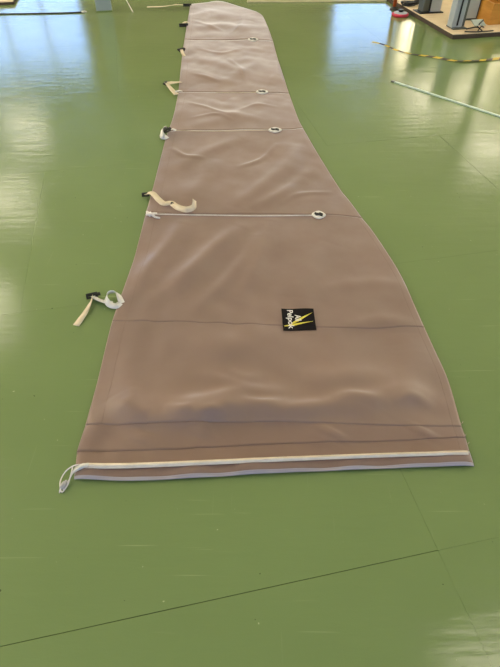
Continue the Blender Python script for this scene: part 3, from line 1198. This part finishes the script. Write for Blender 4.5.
# ------------------------------------------------------------------ the work platform and what stands on it
pc = wb(gp(452, 39.5, 0.0))
PU, PV, PT = pc.x, pc.y, .045
plat = empty('work_platform', tuple(bw(PU, PV, 0)), BA)
PD, PW = 1.62, 3.2
MB().box(0, PW, 0, PD, 0, PT - .008, .002).build('platform_base', M_PLYEDGE, plat)
xs_ = [0.0, .5, 1.45, 2.4, PW]
for k in range(4):
    s = MB().box(xs_[k] + .001, xs_[k + 1] - .0015, .001, PD - .001, PT - .008, PT, .0015).build('plywood_sheet', M_PLY, plat)
tag(plat, 'low plywood work platform with dark edges at upper right', 'platform')


def onp(px, py, z=PT):
    return wb(gp(px, py, z))


# front machine pedestal: slotted profile leg with a clamp head, pale side panel beside it
p = onp(455, 28.5)
st = empty('machine_pedestal', tuple(bw(p.x, p.y, PT)), BA)
lg = MB().box(-.055, .055, -.02, .075, .012, .56, .006).build('leg', M_STEEL, st)
MB().box(.0552, .085, -.01, .065, .02, .555, .004).build('leg_web', M_STEELD, st)
MB().box(-.008, .008, -.024, -.018, .03, .54).build('slot', M_BLACK, lg)
MB().box(-.045, .10, -.045, .10, 0, .012, .003).build('foot_plate', M_STEELD, st)
MB().box(-.06, .09, -.03, .09, .56, .60, .006).build('clamp_head', M_STEELD, st)
tag(st, 'slotted grey steel pedestal at the front corner of the platform', 'pedestal')
p = onp(471.5, 20)
sp = empty('panel_stand', tuple(bw(p.x, p.y, PT)), BA)
MB().box(-.10, .045, 0, .03, .015, .46, .004).build('panel', M_PANEL, sp)
MB().box(.0455, .052, -.002, .032, .015, .46, .001).build('panel_edge', M_BLACK, sp)
MB().box(-.105, .05, -.01, .04, 0, .015, .003).build('foot_plate', M_STEELD, sp)
tag(sp, 'upright pale grey panel on the platform behind the pedestal', 'panel')
# tall upright behind the bin
p = onp(497, 23)
up_ = empty('steel_upright', tuple(bw(p.x + .28, p.y + .42, PT)), BA)
MB().box(-.05, .05, -.04, .04, .012, 1.5, .005).build('post', M_STEELD, up_)
MB().box(-.09, .09, -.08, .08, 0, .012, .003).build('foot_plate', M_STEELD, up_)
MB().box(-.056, .056, -.046, .046, 1.5, 1.52, .004).build('cap', M_BLACK, up_)
tag(up_, 'tall dark steel upright on the platform behind the wooden bin', 'post')

# foot pedal in front of it: plate on a wire frame
p = onp(478, 30.5)
pd = empty('foot_pedal', tuple(bw(p.x, p.y, PT)), BA)
w = MB()
for pts_ in ([(-.16, -.03, .006), (-.05, -.06, .006), (.13, -.055, .006)], [(-.10, .05, .006), (-.02, .0, .03), (.02, -.04, .006)],
             [(.10, .07, .006), (.03, .01, .03), (-.02, -.03, .006)], [(-.02, .0, .03), (.0, .0, .06), (.06, .05, .075)]):
    w.tube([Vector(q) for q in crom([list(x) for x in pts_], 14)], .006, 6)
w.build('wire_frame', M_BLACK, pd, True)
MB().box(-.06, .06, -.045, .045, -.004, .004, .002, M=Matrix.Translation((0, .03, .06)) @ Matrix.Rotation(.35, 4, 'X')).build('treadle', M_PANEL, pd)
tag(pd, 'wire framed foot pedal on the platform before the pale panel', 'foot pedal')

# rear pedestal, two profiles side by side
p = onp(430, 12.5)
s2 = empty('machine_pedestal', tuple(bw(p.x, p.y, PT)), BA)
MB().box(-.10, -.0305, -.02, .10, .010, .52, .006).build('leg', M_STEELD, s2)
MB().box(-.0235, .10, -.03, .09, .010, .52, .006).build('leg', M_STEEL, s2)
MB().box(-.030, -.024, -.035, -.01, .02, .52).build('slot', M_BLACK, s2)
MB().box(-.14, .13, -.05, .13, 0, .010, .003).build('foot_plate', M_BLACK, s2)
MB().box(-.11, .11, -.04, .11, .52, .55, .006).build('clamp_head', M_STEELD, s2)
tag(s2, 'dark double-leg steel pedestal at the back of the platform', 'pedestal')

# black treadle and coiled lead left of it
p = onp(410, 5.5)
t_ = empty('power_lead', tuple(bw(p.x, p.y, PT)), BA)
cl = []
for k in range(60):
    a = k * .33
    rr = .07 + .02 * math.sin(k * .7)
    cl.append(Vector((rr * math.cos(a) * 1.2, rr * math.sin(a), .006 + .0006 * k)))
cl += [Vector((.12, .06, .03)), Vector((.13, .10, .10)), Vector((.14, .14, .22)), Vector((.20, .24, .5)), Vector((.20, .26, .68))]
MB().tube([Vector(q) for q in crom([list(c) for c in cl], 130)], .006, 6).build('cable', M_BLACK, t_, True)
MB().box(-.05, .05, -.03, .03, 0.0, .03, .006).build('plug', M_BLACK, t_)
tag(t_, 'loose coil of black power lead at the back of the platform', 'cable')

# ochre wooden bin
p = onp(488, 25.2)
bn = empty('wooden_bin', tuple(bw(p.x, p.y, PT)), BA)
BW_, BD_, BH_ = .46, .34, .185
MB().box(0, BW_, 0, .014, 0, BH_, .003).build('front_board', M_OCHRE, bn)
MB().box(0, BW_, BD_ - .014, BD_, 0, BH_, .003).build('back_board', M_OCHRE, bn)
MB().box(0, .014, .0145, BD_ - .0145, 0, BH_, .003).build('side_board', M_OCHRE, bn)
MB().box(BW_ - .014, BW_, .0145, BD_ - .0145, 0, BH_, .003).build('side_board', M_OCHRE, bn)
MB().box(.0145, BW_ - .0145, .0145, BD_ - .0145, .002, .014).build('bottom_board', M_OCHRE, bn)
MB().box(.14, .28, -.004, .0005, .04, .16, .001).build('dark_slot', M_CABLE, bn)
tag(bn, 'ochre wooden bin on the platform at the right edge of the photo', 'bin')

# green cabinet behind the bin
p = onp(486, 6)
gcb = empty('green_cabinet', tuple(bw(p.x, p.y, 0)), BA)
gcb.location = bw(3.75, PV + PD + .06, 0)
MB().box(0, .9, 0, .45, .06, .8, .006).build('body', M_GREENP, gcb)
MB().box(.02, .44, -.018, 0, .08, .78, .004).build('door', M_GREENP, gcb)
MB().box(.46, .88, -.018, 0, .08, .78, .004).build('door', M_GREENP, gcb)
MB().box(.03, .87, .03, .42, 0, .06, .002).build('plinth', M_BLACK, gcb)
tag(gcb, 'green enamel cabinet behind the platform', 'cabinet')

# crimson dish with a grey top and black knob, beside the platform
p = gp(400, 16.0)
rd = empty('round_weight', tuple(p))
RR = .088
MB().lathe([(RR * .9, 0), (RR, .006), (RR, .024), (RR * .93, .030), (RR * .86, .030)], seg=32).build('dish', M_RED, rd, True)
MB().lathe([(RR * .86, .026), (RR * .82, .034), (RR * .5, .039), (.02, .040)], seg=32).build('top', M_LGREY, rd, True)
MB().lathe([(.022, .038), (.018, .044), (.036, .052), (.030, .060), (.004, .062)], seg=20).build('knob', M_BLACK, rd, True)
tag(rd, 'round crimson dish with grey top and black knob beside the platform', 'weight')

# orange marker post at the back corner of the platform
p = gp(394, 9.5)
op = empty('marker_post', tuple(p))
MB().lathe([(.05, 0), (.05, .008), (.03, .014), (.020, .03)], seg=24).build('foot', M_CABLE, op, True)
MB().lathe([(.020, .02), (.020, .70), (.012, .72), (.002, .725)], seg=20).build('post', M_ORANGE, op, True)
tag(op, 'slim orange marker post beside the back corner of the platform', 'post')
